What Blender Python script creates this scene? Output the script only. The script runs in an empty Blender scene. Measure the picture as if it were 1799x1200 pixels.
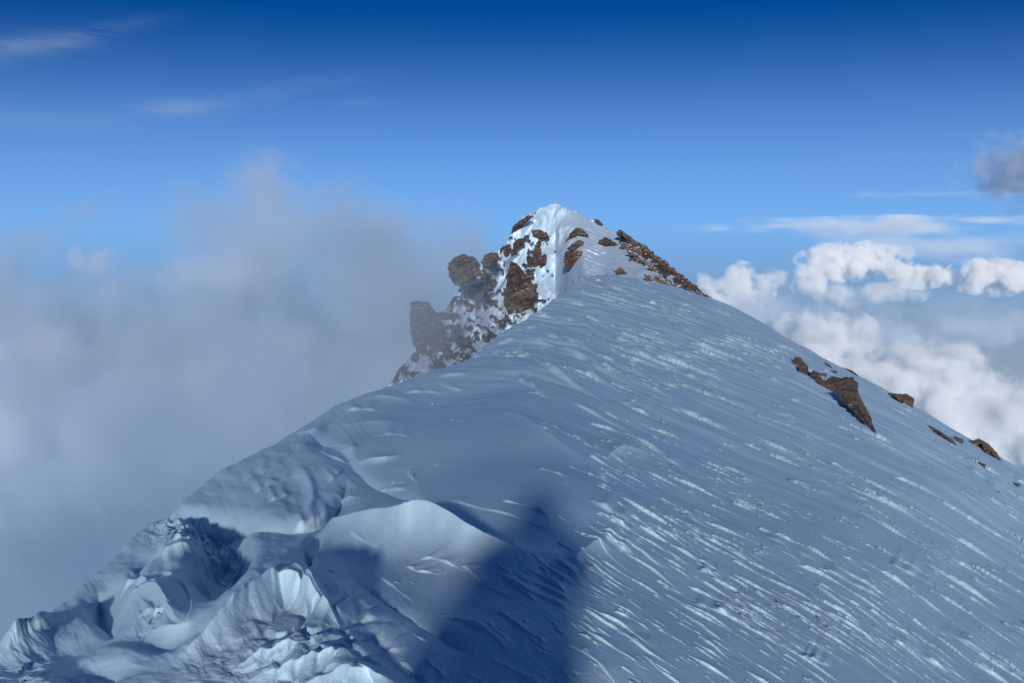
import bpy, bmesh, math, random
import numpy as np
R = math.radians
C = bpy.context.scene.collection
scene = bpy.context.scene

# ------------------------------------------------------------------ camera, sky, sun, exposure
F = 1749.0                                   # focal length in photo pixels (35 mm lens)
PITCH = math.atan(200.0 / F)                 # the horizon stands 200 px above the middle
CAMZ = 1.60
cam_d = bpy.data.cameras.new('camera'); cam = bpy.data.objects.new('camera', cam_d); C.objects.link(cam)
cam_d.lens = 35.0; cam_d.sensor_width = 36.0; cam_d.clip_start = 0.02; cam_d.clip_end = 400000.0
cam.location = (0, 0, CAMZ); cam.rotation_euler = (math.pi / 2 - PITCH, 0, 0)
scene.camera = cam

SUN_EL = R(15.8); SUN_AZ_OFF = R(1.6)        # the sun stands behind the photographer, a little to the left
scene.view_settings.view_transform = 'Standard'; scene.view_settings.look = 'None'
scene.view_settings.gamma = 1.0; scene.view_settings.use_curve_mapping = False
scene.view_settings.exposure = -0.17

w = bpy.data.worlds.new('World'); scene.world = w; w.use_nodes = True

def nodes_of(tree):
    tree.nodes.clear()
    def N(kind, **kw):
        n = tree.nodes.new(kind)
        for k, v in kw.items():
            if k.startswith('i_'):
                key = k[2:]
                key = int(key) if key.isdigit() else key.replace('_', ' ')
                n.inputs[key].default_value = v
            else: setattr(n, k, v)
        return n
    def L(a, b): tree.links.new(a, b)
    return N, L

def build_world():
    N, L = nodes_of(w.node_tree)
    def M(op, a, b=None, c=None, clamp=False):
        n = N('ShaderNodeMath', operation=op); n.use_clamp = clamp
        for i, q in enumerate((a, b, c)):
            if q is None: continue
            if isinstance(q, (int, float)): n.inputs[i].default_value = q
            else: L(q, n.inputs[i])
        return n.outputs[0]
    def mix(f, a, b):
        n = N('ShaderNodeMix', data_type='RGBA')
        if isinstance(f, (int, float)): n.inputs[0].default_value = f
        else: L(f, n.inputs[0])
        for k, q in ((6, a), (7, b)):
            if isinstance(q, tuple): n.inputs[k].default_value = q
            else: L(q, n.inputs[k])
        return n.outputs[2]
    out = N('ShaderNodeOutputWorld'); bg = N('ShaderNodeBackground')
    tc = N('ShaderNodeTexCoord'); sep = N('ShaderNodeSeparateXYZ'); L(tc.outputs['Generated'], sep.inputs[0])
    x, y, z = sep.outputs
    sky = N('ShaderNodeTexSky', sky_type='NISHITA')
    sky.sun_disc = False; sky.sun_elevation = SUN_EL; sky.sun_rotation = math.pi + SUN_AZ_OFF
    sky.altitude = 4800; sky.air_density = 1.0; sky.dust_density = 0.8; sky.ozone_density = 4.0
    # a high mountain sky: the pale band stays low
    zz = M('MULTIPLY_ADD', M('MAXIMUM', z, 0.0), 2.6, 0.10)
    cmb = N('ShaderNodeCombineXYZ'); L(x, cmb.inputs[0]); L(y, cmb.inputs[1]); L(zz, cmb.inputs[2])
    nm = N('ShaderNodeVectorMath', operation='NORMALIZE'); L(cmb.outputs[0], nm.inputs[0]); L(nm.outputs[0], sky.inputs[0])
    hs = N('ShaderNodeHueSaturation'); hs.inputs['Saturation'].default_value = 1.32; hs.inputs['Value'].default_value = 1.15
    L(sky.outputs[0], hs.inputs['Color'])
    gm = N('ShaderNodeGamma'); gm.inputs[1].default_value = 1.15; L(hs.outputs[0], gm.inputs[0])
    col = gm.outputs[0]
    # the pale band along the horizon
    hz = N('ShaderNodeMapRange'); hz.interpolation_type = 'SMOOTHSTEP'
    L(z, hz.inputs[0]); hz.inputs[1].default_value = 0.215; hz.inputs[2].default_value = -0.03; hz.inputs[3].default_value = 0.0; hz.inputs[4].default_value = 0.85
    col = mix(hz.outputs[0], col, (2.3, 4.5, 7.7, 1))
    # pale glow towards the sun, added behind the viewer as fill on the snow
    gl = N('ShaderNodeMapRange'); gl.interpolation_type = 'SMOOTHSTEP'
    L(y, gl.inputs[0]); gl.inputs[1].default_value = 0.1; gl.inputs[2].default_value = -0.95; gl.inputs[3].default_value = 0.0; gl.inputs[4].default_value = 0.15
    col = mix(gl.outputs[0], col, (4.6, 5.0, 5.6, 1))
    # lower air under the horizon: blue depth
    dn = N('ShaderNodeMapRange'); dn.interpolation_type = 'SMOOTHSTEP'
    L(z, dn.inputs[0]); dn.inputs[1].default_value = 0.02; dn.inputs[2].default_value = -0.12
    col = mix(dn.outputs[0], col, (1.8, 2.8, 4.1, 1))
    # thin high cirrus, and a far bank of stratus streaks on the horizon
    yc = M('MAXIMUM', y, 0.05)
    p = M('DIVIDE', x, yc); q = M('DIVIDE', z, yc)
    def noise(sx, sy, rot, detail, seed, rough=0.6):
        c = N('ShaderNodeCombineXYZ'); L(p, c.inputs[0]); L(q, c.inputs[1]); c.inputs[2].default_value = seed
        mp = N('ShaderNodeMapping'); mp.inputs['Rotation'].default_value = (0, 0, rot); L(c.outputs[0], mp.inputs[0])
        mp2 = N('ShaderNodeMapping'); mp2.inputs['Scale'].default_value = (sx, sy, 1); L(mp.outputs[0], mp2.inputs[0])
        n = N('ShaderNodeTexNoise'); n.inputs['Scale'].default_value = 1; n.inputs['Detail'].default_value = detail
        n.inputs['Roughness'].default_value = rough; n.inputs['Distortion'].default_value = 0.35
        L(mp2.outputs[0], n.inputs[0]); return n.outputs[0]
    def blob(u, v, su, sv, rot):
        pu = (u - 899.5) / F; pv = -(v - 400.0) / F
        a = M('SUBTRACT', p, pu); b = M('SUBTRACT', q, pv)
        cr, sr = math.cos(rot), math.sin(rot)
        a2 = M('ADD', M('MULTIPLY', a, cr * F / su), M('MULTIPLY', b, sr * F / su))
        b2 = M('ADD', M('MULTIPLY', a, -sr * F / sv), M('MULTIPLY', b, cr * F / sv))
        r2 = M('ADD', M('MULTIPLY', a2, a2), M('MULTIPLY', b2, b2))
        return M('POWER', 2.718, M('MULTIPLY', r2, -1.0))
    front = M('GREATER_THAN', y, 0.1)
    c1 = noise(4, 24, R(9), 8, 1.3, 0.72)
    wis = M('MULTIPLY', M('SUBTRACT', c1, 0.32), 3.0, clamp=True)
    m = M('MULTIPLY', blob(80, 88, 130, 20, R(9)), 0.42)
    m = M('ADD', m, M('MULTIPLY', blob(190, 70, 90, 12, R(12)), 0.22))
    m = M('ADD', m, M('MULTIPLY', blob(340, 194, 75, 15, R(-2)), 0.42))
    m = M('ADD', m, M('MULTIPLY', blob(420, 178, 220, 16, R(9)), 0.16))
    m = M('ADD', m, M('MULTIPLY', blob(640, 186, 45, 9, 0), 0.14))
    m = M('ADD', m, M('MULTIPLY', blob(60, 215, 170, 20, R(-4)), 0.12))
    cir = M('MULTIPLY', M('MULTIPLY', M("MULTIPLY", m, 0.5), wis), front, clamp=True)
    col = mix(cir, col, (6.2, 7.2, 8.4, 1))
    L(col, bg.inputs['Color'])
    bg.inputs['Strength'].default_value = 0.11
    L(bg.outputs[0], out.inputs[0])
build_world()

sd = bpy.data.lights.new('sun', 'SUN'); sun = bpy.data.objects.new('sun', sd); C.objects.link(sun)
sd.energy = 5.0; sd.angle = R(2.2); sd.color = (1.0, 0.97, 0.93)
sun.rotation_euler = (math.pi / 2 - SUN_EL, 0, -SUN_AZ_OFF)   # light travels along +Y and down
sun.location = (0, -20, 20)

cy = scene.cycles
cy.volume_bounces = 8; cy.max_bounces = 12; cy.diffuse_bounces = 3
cy.use_denoising = True
scene.render.film_transparent = False

# ------------------------------------------------------------------ helpers
def pt(u, v, y):
    """world point seen at photo pixel (u, v), y metres ahead"""
    dx = (u - 899.5) / F; dd = (v - 600.0) / F
    cp, sp = math.cos(PITCH), math.sin(PITCH)
    d = (dx, cp - dd * sp, -sp - dd * cp)
    k = y / d[1]
    return (d[0] * k, y, CAMZ + d[2] * k)

def proj(x, y, z):
    cp, sp = math.cos(PITCH), math.sin(PITCH)
    zz = z - CAMZ
    fw = y * cp - zz * sp
    up = y * sp + zz * cp
    fw = np.maximum(fw, 0.05)
    return 899.5 + F * x / fw, 600.0 - F * up / fw

_rs = np.random.RandomState(7)
_P = _rs.permutation(256); _P = np.concatenate([_P, _P])
_GA = _rs.rand(256) * 2 * np.pi
_GX, _GY = np.cos(_GA), np.sin(_GA)
def perlin(x, y, seed=0):
    x = x + seed * 17.31; y = y - seed * 9.77
    xi = np.floor(x).astype(np.int64); yi = np.floor(y).astype(np.int64)
    xf = x - xi; yf = y - yi
    xi &= 255; yi &= 255
    ux = xf * xf * xf * (xf * (xf * 6 - 15) + 10); uy = yf * yf * yf * (yf * (yf * 6 - 15) + 10)
    def g(ix, iy, fx, fy):
        h = _P[_P[ix & 255] + (iy & 255)]
        return _GX[h] * fx + _GY[h] * fy
    a = g(xi, yi, xf, yf); b = g(xi + 1, yi, xf - 1, yf)
    c = g(xi, yi + 1, xf, yf - 1); d = g(xi + 1, yi + 1, xf - 1, yf - 1)
    return (a + ux * (b - a)) * (1 - uy) + (c + ux * (d - c)) * uy
def fbm(x, y, o=4, seed=0, gain=0.5, ridged=False):
    s = 0.0; a = 1.0; f = 1.0
    for i in range(o):
        n = perlin(x * f, y * f, seed + i * 3)
        if ridged: n = 0.5 - np.abs(n) * 1.6
        s = s + n * a; a *= gain; f *= 2.03
    return s
def sstep(a, b, x):
    t = np.clip((x - a) / (b - a), 0, 1); return t * t * (3 - 2 * t)

def poly_dist(px, py, line, extend=False):
    """signed distance to a polyline (positive on its left), the place along it 0..1, and which side, -1..1, turning smoothly round its ends"""
    best = np.full(px.shape, 1e18); sgn = np.ones(px.shape); along = np.zeros(px.shape)
    line = np.asarray(line, float); seg = np.hypot(*(line[1:] - line[:-1]).T); tot = seg.sum(); acc = 0.0; side = np.zeros(px.shape)
    for i in range(len(line) - 1):
        ax, ay = line[i]; bx, by = line[i + 1]; ex, ey = bx - ax, by - ay
        t = ((px - ax) * ex + (py - ay) * ey) / (ex * ex + ey * ey)
        tc = np.clip(t, 0, 1)
        if extend and i == 0: tc = np.minimum(t, 1)
        if extend and i == len(line) - 2: tc = np.maximum(tc * 0 + t, 0) if i else t
        qx = px - ax - tc * ex; qy = py - ay - tc * ey
        d2 = qx * qx + qy * qy
        m = d2 < best
        best = np.where(m, d2, best)
        cr = ex * (py - ay) - ey * (px - ax)
        sgn = np.where(m, np.where(cr >= 0, 1.0, -1.0), sgn)
        side = np.where(m, cr / (math.hypot(ex, ey) * np.sqrt(d2) + 1e-6), side)
        along = np.where(m, (acc + tc * seg[i]) / tot, along)
        acc += seg[i]
    return np.sqrt(best) * sgn, along, side

def mesh_grid(name, X, Y, Z, wrap=False, mat=None, smooth=True, attrs=None):
    nr, nc = X.shape
    me = bpy.data.meshes.new(name)
    co = np.stack([X.ravel(), Y.ravel(), Z.ravel()], 1).astype(np.float32)
    i = np.arange(nr - 1)[:, None]; ncf = nc if wrap else nc - 1
    j = np.arange(ncf)[None, :]; j2 = (j + 1) % nc
    q = np.stack([i * nc + j, i * nc + j2, (i + 1) * nc + j2, (i + 1) * nc + j], -1).reshape(-1, 4).astype(np.int32)
    nf = len(q)
    me.vertices.add(len(co)); me.vertices.foreach_set('co', co.ravel())
    me.loops.add(nf * 4); me.loops.foreach_set('vertex_index', q.ravel())
    me.polygons.add(nf); me.polygons.foreach_set('loop_start', np.arange(0, nf * 4, 4, dtype=np.int32))
    me.polygons.foreach_set('use_smooth', np.full(nf, smooth))
    me.update(calc_edges=True)
    for k, a in (attrs or {}).items():
        at = me.attributes.new(k, 'FLOAT', 'POINT'); at.data.foreach_set('value', a.ravel().astype(np.float32))
    o = bpy.data.objects.new(name, me); C.objects.link(o)
    if mat: me.materials.append(mat)
    return o

def tag(o, label=None, cat=None, group=None, kind=None):
    if label: o['label'] = label
    if cat: o['category'] = cat
    if group: o['group'] = group
    if kind: o['kind'] = kind
    return o

# ------------------------------------------------------------------ materials
def snow_material(name, sss=True):
    m = bpy.data.materials.new(name); m.use_nodes = True
    N, L = nodes_of(m.node_tree)
    out = N('ShaderNodeOutputMaterial'); b = N('ShaderNodeBsdfPrincipled')
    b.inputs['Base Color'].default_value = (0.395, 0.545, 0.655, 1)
    b.inputs['Roughness'].default_value = 0.36
    b.inputs['IOR'].default_value = 1.31
    b.inputs['Specular IOR Level'].default_value = 0.35
    tc = N('ShaderNodeTexCoord')
    n1 = N('ShaderNodeTexNoise'); n1.inputs['Scale'].default_value = 55; n1.inputs['Detail'].default_value = 4
    bp = N('ShaderNodeBump'); bp.inputs['Strength'].default_value = 0.35; bp.inputs['Distance'].default_value = 0.006
    L(tc.outputs['Object'], n1.inputs['Vector'])
    L(n1.outputs[0], bp.inputs['Height']); L(bp.outputs[0], b.inputs['Normal'])
    L(b.outputs[0], out.inputs[0])
    return m
M_snow = snow_material('snow')

# ------------------------------------------------------------------ the ridge the photographer stands on
CP = [  # photo pixel and distance ahead of points on the snow
 (940,1200,3.3),(940,1100,3.75),(940,1000,4.5),(940,900,5.5),(940,820,7.0),(940,760,9.0),(940,700,12.5),(940,650,18),(940,600,27),(960,570,36),
 (1799,1200,6.5),(1799,1100,8.5),(1799,1000,12),(1799,930,17),(1799,880,25),(1799,845,35),(1799,830,45),
 (1500,1200,4.6),(1500,1100,5.6),(1500,1000,7.3),(1500,900,10.5),(1500,800,17),(1500,740,26),(1500,700,37),(1500,660,58),
 (1290,1200,3.9),(1290,1000,6),(1290,850,10),(1290,750,16),(1290,650,30),(1290,600,45),(1290,565,65),(1290,552,78),
 (1100,1200,3.5),(1100,1000,5),(1100,850,7.8),(1100,750,12),(1100,650,22),(1100,600,32),(1100,550,48),(1100,500,76),
 (1650,1200,5.4),(1650,1000,9.2),(1650,850,17),(1650,780,30),(1650,742,50),(1400,610,63),
 (930,558,38),(870,592,31),(820,635,25),(740,657,21),(680,680,19),(600,712,16.5),(520,762,13.5),(400,830,10.5),(290,905,8.3),(170,1010,6.5),(0,1140,5),(-150,1260,4.2),
 (985,520,55),(1040,482,80),(1060,474,95),
 (700,1200,2.95),(700,1000,4.6),(700,850,7.3),(700,750,11),(820,700,15),
 (500,1200,2.75),(500,1000,4.8),(500,900,6.9),(500,820,9.2),(300,1200,2.8),(300,1050,4.6),(300,950,6.8),(100,1200,3.15),(100,1120,4.6),
]
def far(d):
    """the snow falls away a little ahead of the photographer, so the sun only grazes it"""
    if d <= 3.4: return d
    if d <= 12: return d * (d / 3.4) ** 0.30
    return d * (1 + ((12 / 3.4) ** 0.30 - 1) * max(0.0, 1 - math.log(d / 12) / math.log(78 / 12)))
def ptf(u, v, d): return pt(u, v, far(d))
def _base_setup():
    P = [ptf(*c) for c in CP]
    # underfoot and behind
    for x in (-3.2, -1.5, 0, 1.5, 3, 6): 
        for y in (1.6,):
            P.append((x, y, -0.34 * max(x, -0.2) * (1.0 if x > 0 else 0.6) + 0.0 - 0.03 * x * x * (x < 0)))
    P.append((14, 2, -5.6)); P.append((30, 20, -12.5)); P.append((60, 60, -24)); P.append((50, 110, -18))
    P.append((-8, 6, -2.2)); P.append((-10, 20, -4.5)); P.append((-10, 45, -6)); P.append((-10, 90, -6)); P.append((12, 120, 0))
    P = np.array(P)
    def warp(x, y):
        yy = np.maximum(y, 1.5) + 6
        return np.stack([2.0 * np.clip(x / yy, -1.6, 1.9), np.log(yy)], -1)
    Q = warp(P[:, 0], P[:, 1]); V = P[:, 2] / (np.maximum(P[:, 1], 1.5) + 6)
    n = len(P)
    def phi(r2): return np.where(r2 > 0, 0.5 * r2 * np.log(r2 + 1e-20), 0)
    r2 = ((Q[:, None] - Q[None]) ** 2).sum(-1)
    A = np.zeros((n + 3, n + 3)); A[:n, :n] = phi(r2) + np.eye(n) * 2e-3
    A[:n, n] = 1; A[:n, n + 1:] = Q; A[n, :n] = 1; A[n + 1:, :n] = Q.T
    sol = np.linalg.solve(A, np.concatenate([V, np.zeros(3)]))
    def f(x, y):
        q = warp(x, y); s = sol[n] + q[..., 0] * sol[n + 1] + q[..., 1] * sol[n + 2]
        for k in range(n):
            d = (q[..., 0] - Q[k, 0]) ** 2 + (q[..., 1] - Q[k, 1]) ** 2
            s = s + sol[k] * phi(d)
        return s * (np.maximum(y, 1.5) + 6)
    return f
base_z = _base_setup()
LEFT_EDGE = [(-4.5, -60), (-3.2, -5), (-2.6, 1.5)] + [ptf(*c)[:2] for c in
   [(-150,1260,4.2),(0,1140,5),(170,1010,6.5),(290,905,8.3),(400,830,10.5),(520,762,13.5),(600,712,16.5),(680,680,19),(740,657,21),(820,635,25),(870,592,31),(930,558,38),(985,520,55),(1035,484,78),(1100,492,84),(1180,515,88),(1290,548,86),(1400,598,80)]] + [(60, 90), (120, 110)]
RIGHT_EDGE = [(14, -60), (16, 0), (20, 25)] + [ptf(*c)[:2] for c in [(1799,830,45),(1650,742,50),(1500,655,60),(1400,600,65),(1290,550,78)]] + [(20, 110), (20, 150)]

def edges_drop(x, y):
    dl = poly_dist(x, y, LEFT_EDGE)[0]; dr = poly_dist(x, y, RIGHT_EDGE)[0]
    r_ = np.hypot(x, y); dl = dl + 0.010 * np.clip(r_, 3, 90) * fbm(x / (0.10 * r_ + .3), y / (0.10 * r_ + .3), 3, 77) * (y > 2)
    ol = np.maximum(dl, 0); orr = np.maximum(-dr, 0)
    dropl = 1.9 * (np.sqrt(ol * ol + 0.01) - 0.1)
    dropr = np.where(orr < 20, 0.022 * orr ** 2, 0.022 * 400 + 0.88 * (orr - 20))
    return dropl, dropr, dl, dr


# relief drawn on the snow: each piece is a crest, a scarp, a groove or a dome, in photo pixels, its height scaled by distance
def jig(line, n=6):
    """smooth a hand-placed polyline"""
    p = np.asarray(line, float)
    for _ in range(2):
        q = [p[0]]
        for i in range(len(p) - 1):
            q.append(p[i] * .75 + p[i + 1] * .25); q.append(p[i] * .25 + p[i + 1] * .75)
        q.append(p[-1]); p = np.array(q)
    return p
# (crest line as seen, height, near-side width, far-side width)
DUNES = [
 ([(585,908),(640,897),(700,888),(738,874),(780,895),(830,926),(880,950),(930,968),(990,976)], (46,66,92,104,92,72,50,28,8), 54, 26),
 ([(335,1130),(400,1067),(450,1026),(482,1004),(512,1008),(548,1034),(580,1070),(600,1110)], (26,50,62,70,64,50,34,10), 25, 80),
 ([(0,1142),(50,1098),(90,1078),(135,1062)], (16,34,26,6), 26, 14),
 ([(250,1000),(290,965),(330,950),(370,940),(410,905)], (10,24,26,24,8), 14, 20),
 ([(215,1062),(240,1040),(275,1034),(296,1060),(290,1090)], (16,38,44,34,10), 20, 24),
 ([(270,1100),(300,1098),(330,1108)], (12,20,10), 12, 12),
 ([(425,1165),(480,1140),(520,1138),(565,1128)], (8,22,24,14), 15, 28),
 ([(470,1185),(520,1165),(565,1152),(600,1160),(632,1148)], (8,22,26,22,10), 15, 26),
 ([(500,1220),(560,1192),(620,1170),(665,1182),(710,1205)], (10,26,34,30,10), 20, 30),
 ([(520,1048),(548,1062),(572,1080)], (8,14,8), 9, 20),
 ([(632,806),(665,801),(702,799)], (4,15,4), 7, 16),
 ([(585,870),(610,862),(625,866)], (4,10,4), 7, 14),
 ([(525,764),(552,754),(578,744)], (4,12,4), 7, 12),
 ([(588,778),(612,780),(630,784)], (5,13,4), 9, 14),
 ([(602,752),(640,742),(690,746)], (3,9,3), 9, 16),
 ([(640,700),(680,692),(720,700)], (3,7,3), 8, 12),
 ([(772,659),(795,655),(818,658)], (2,8,2), 4, 8),
 ([(778,674),(800,680),(812,684)], (2,6,2), 3, 8),
 ([(842,634),(866,620),(890,613)], (2,8,2), 4, 8),
 ([(846,612),(880,598),(912,590)], (2,7,2), 4, 8),
 ([(895,580),(925,574),(945,572)], (2,5,2), 3, 7),
 ([(860,735),(900,722),(960,755),(1000,785),(1030,801)], (3,10,9,6,2), 22, 24),
 ([(1010,985),(1035,960),(1052,945),(1070,965)], (5,16,20,5), 14, 20),
 ([(1068,800),(1085,785),(1105,782),(1140,795)], (4,13,13,5), 13, 22),
 ([(320,870),(380,835),(440,812),(500,795),(560,800)], (4,10,12,10,4), 30, 30),
]
# (line as seen, height, steepness width, tail width): thin sun-catching scarps
SCARPS = [
 ([(446,864),(480,846),(517,828)], 7, 4, 16), ([(428,847),(470,823),(507,806)], 6, 4, 14), ([(470,880),(500,868),(530,850)], 6, 4, 14),
 ([(555,905),(585,885),(602,858)], 9, 5, 16), ([(505,916),(540,909),(572,890)], 10, 5, 14), ([(575,845),(595,830),(604,810)], 6, 4, 12),
 ([(-10,1158),(40,1121),(90,1096),(130,1070)], 16, 7, 22), ([(15,1178),(60,1142),(105,1115)], 7, 4, 14), ([(30,1200),(75,1165),(115,1140)], 6, 4, 12),
 ([(283,998),(320,1030),(341,1070),(330,1108)], 14, 5, 26), ([(283,926),(320,918),(354,899)], 9, 4, 14), ([(338,936),(365,925),(388,905)], 9, 4, 12), ([(298,962),(330,953),(352,948)], 9, 4, 12),
 ([(203,1036),(240,1021),(272,1031)], 12, 5, 18), ([(228,1062),(260,1053),(288,1069)], 12, 5, 18), ([(240,1090),(268,1083),(290,1092)], 9, 4, 12),
 ([(648,1005),(690,1030),(735,1060)], 4, 3, 16), ([(606,958),(640,975),(675,986)], 4, 3, 14), ([(640,925),(700,930),(760,955),(820,985)], 5, 5, 16), ([(760,905),(820,945),(880,968)], 4, 4, 14),
 ([(555,1148),(600,1121),(645,1132)], 9, 5, 14), ([(400,1110),(440,1078),(470,1062)], 6, 4, 14), ([(505,1150),(535,1130),(560,1138)], 9, 5, 12),
 ([(425,930),(432,965),(452,1005)], 8, 5, 20), ([(540,965),(556,985),(548,1010)], 8, 5, 14), ([(695,1145),(740,1180),(775,1215)], 7, 5, 18), ([(560,790),(600,800),(640,800)], 4, 3, 10),
 ([(600,725),(640,716),(680,722)], 5, 4, 12), ([(655,765),(700,760),(730,770)], 4, 4, 12), ([(700,690),(745,680),(790,690)], 4, 4, 12), ([(715,822),(722,835),(735,842)], 7, 4, 10),
 ([(905,597),(913,592),(965,600),(1010,620),(1060,647),(1110,668),(1152,680)], 7, 5, 26),
 ([(912,612),(955,640),(1010,672),(1060,700),(1090,717)], 9, 8, 22),
 ([(903,661),(930,675),(960,689)], 8, 6, 16),
 ([(983,696),(1030,718),(1085,745),(1152,783)], 4, 3, 20),
 ([(1145,791),(1190,815),(1242,846)], 4, 3, 18),
 ([(1200,650),(1240,672),(1287,698)], 4, 3, 14),
 ([(1093,701),(1130,720),(1167,733)], 5, 4, 16),
 ([(1170,706),(1220,725),(1285,753)], 4, 3, 16),
 ([(983,553),(1020,568),(1055,581)], 5, 4, 14),
 ([(1360,754),(1400,775),(1450,808),(1522,858)], 4, 3, 16),
 ([(1032,872),(1075,893),(1118,918)], 9, 7, 16),
 ([(1068,907),(1095,920),(1120,929)], 6, 5, 12),
 ([(1055,934),(1090,955),(1137,982)], 8, 6, 18),
 ([(998,984),(1040,1000),(1078,1021)], 6, 5, 16),
 ([(765,868),(820,885),(890,902),(940,922),(980,938)], 4, 3, 14),
 ([(1222,999),(1250,1004),(1280,1012)], 6, 5, 14),
 ([(1213,1051),(1270,1068),(1338,1101)], 6, 4, 18),
 ([(1408,1149),(1435,1160),(1462,1166)], 7, 5, 14),
 ([(1558,984),(1600,1006),(1642,1026)], 5, 4, 16),
 ([(1556,1113),(1620,1150),(1705,1196)], 5, 4, 18),
 ([(1648,1098),(1720,1140),(1810,1186)], 5, 4, 20),
 ([(1690,815),(1740,848),(1805,893)], 4, 4, 14),
 ([(1330,930),(1400,965),(1480,1012)], 4, 3, 18),
 ([(1180,905),(1260,945),(1330,985),(1400,1015)], 4, 3, 18),
 ([(1430,990),(1520,1035),(1580,1062)], 5, 3, 18),
]
GROOVES = [  # line, depth, near width, far width
 ([(535,765),(600,782),(615,802),(650,850),(700,863),(750,876)], 12, 20, 7),
 ([(300,900),(400,902),(480,922),(525,925),(570,912),(598,880),(612,840)], 24, 30, 6),
 ([(540,965),(548,1000),(535,1040)], 18, 12, 8),
 ([(600,1010),(690,1065),(760,1110),(830,1150)], 9, 16, 10),
 ([(230,1010),(262,985),(290,975)], 16, 16, 6),
 ([(170,1035),(185,1075),(200,1110)], 18, 14, 10),
]
PITS = [(388,985,46,78,75,8), (188,1058,36,34,24,25), (90,1150,100,26,26,-22), (275,1125,70,22,26,5), (330,905,90,13,18,4), (552,960,13,34,24,15), (160,1180,60,24,20,0), (640,1120,120,22,10,38)]
def build_relief(X, Y, U, V, ang, rad, nfine):
    rs = np.random.RandomState(11)
    m = np.hypot(X, Y) / F                     # metres in one photo pixel at this distance
    H = np.zeros_like(X)
    fu = U[:, :nfine]; fv = -V[:, :nfine]; fm = m[:, :nfine]; h = np.zeros_like(fu)
    def window(line, pad):
        l = np.asarray(line)
        mask = (fu > l[:, 0].min() - pad) & (fu < l[:, 0].max() + pad) & (fv > (-l[:, 1]).min() - pad * 1.5) & (fv < (-l[:, 1]).max() + pad)
        rr = np.where(mask.any(1))[0]; cc = np.where(mask.any(0))[0]
        if len(rr) == 0 or len(cc) == 0: return None
        return slice(rr[0], rr[-1] + 1), slice(cc[0], cc[-1] + 1)
    wob = 4 * fbm(fu / 55, fv / 36, 2, 5)      # so that no drawn line stays ruler-smooth
    # broad unevenness of the crest side, fading over the wind-planed flank
    left = sstep(760, 480, fu) * 0.8 + 0.2
    flat = sstep(1000, 1150, fu)
    h += (fbm(fu / 120, fv / 60, 3, 21) * 8 * left + fbm(fu / 300, fv / 120, 2, 33) * 9) * (1 - 0.6 * flat)
    h += fbm(fu / 34, fv / 17, 2, 41, ridged=False) * 1.8 * sstep(700, 500, fu)
    for line, hs, wn, wf in DUNES:
        l = np.asarray(line, float); hs_ = np.asarray(hs, float)
        l[:, 1] += hs_ * 0.9
        sl = window(l, 190)
        if sl is None: continue
        lj = jig(np.column_stack([l, hs_]))
        q, al, sd_ = poly_dist(fu[sl] + wob[sl] * .6, fv[sl] + wob[sl] * .5, np.column_stack([lj[:, 0], -lj[:, 1]]))
        seg = np.hypot(np.diff(lj[:, 0]), np.diff(lj[:, 1])); cum = np.concatenate([[0], np.cumsum(seg)]) / seg.sum()
        hh = np.interp(al, cum, lj[:, 2])
        aq = np.abs(q); w_ = np.clip(0.5 + 0.5 * sd_, 0, 1)
        pf = 0.76 * np.exp(-aq / (wn * 0.34)) + 0.24 * np.exp(-aq / (wn * 1.1)); pb = np.exp(-(aq / wf) ** 2 * 0.5 - aq / wf * 0.5)
        prof = pf * (1 - w_) + pb * w_
        h[sl] += hh * prof
    for line, dp, wn, wf in GROOVES:
        sl = window(line, 120)
        if sl is None: continue
        lj = jig(line); q, al, sd_ = poly_dist(fu[sl] + wob[sl], fv[sl] + wob[sl] * .7, np.column_stack([lj[:, 0], -lj[:, 1]]))
        tp = np.minimum(1, np.minimum(al, 1 - al) * 7)
        w_ = np.clip(0.5 + 0.5 * sd_, 0, 1); aq = np.abs(q)
        h[sl] -= dp * tp * (np.exp(-aq / wn) * (1 - w_) + np.exp(-aq / wf) * w_)
    # lumpy broken blocks of the near mound, and eroded snow on the far wall of the scoop
    def patch(cu, cv, ru, rv, amp, su, sv, seed, kind='ridge'):
        w_ = np.exp(-(((fu - cu) / ru) ** 2 + ((fv + cv) / rv) ** 2) ** 1.5)
        x_ = fu + 14 * perlin(fu / 40, fv / 30, seed + 9); y_ = fv + 10 * perlin(fu / 36, fv / 28, seed + 15)
        if kind == 'ridge': n = fbm(x_ / su, y_ / sv, 3, seed, ridged=True)
        else:
            n = perlin(x_ / su, y_ / sv, seed); n = sstep(-0.15, 0.1, n) + 0.5 * sstep(-0.1, 0.12, perlin(x_ / su * 2.1, y_ / sv * 2.1, seed + 4))
        return amp * n * w_
    # rounded blocks, each with a lit near face and a shaded gap behind
    bx = fu + 12 * perlin(fu / 30, fv / 24, 201); by_ = fv + 9 * perlin(fu / 26, fv / 20, 203)
    rot = R(-28); ra = (bx * math.cos(rot) - by_ * math.sin(rot)) / 62; rb = (bx * math.sin(rot) + by_ * math.cos(rot)) / 30
    best = np.full(fu.shape, 9.0); sec = np.full(fu.shape, 9.0); ia = np.floor(ra).astype(int); ib = np.floor(rb).astype(int); hb = np.zeros(fu.shape)
    for da in (-1, 0, 1):
        for db in (-1, 0, 1):
            ca = ia + da; cb = ib + db; hs_ = _P[(_P[ca & 255] + (cb & 255)) & 255]
            d_ = np.hypot(ra - ca - (0.15 + .7 * (hs_ % 16) / 16), rb - cb - (0.15 + .7 * (hs_ // 16) / 16))
            sec = np.where(d_ < best, best, np.minimum(sec, d_)); hb = np.where(d_ < best, hs_ / 255.0, hb); best = np.minimum(best, d_)
    blk = sstep(0.0, 0.45, sec - best) * (0.4 + 0.6 * hb)
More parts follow.
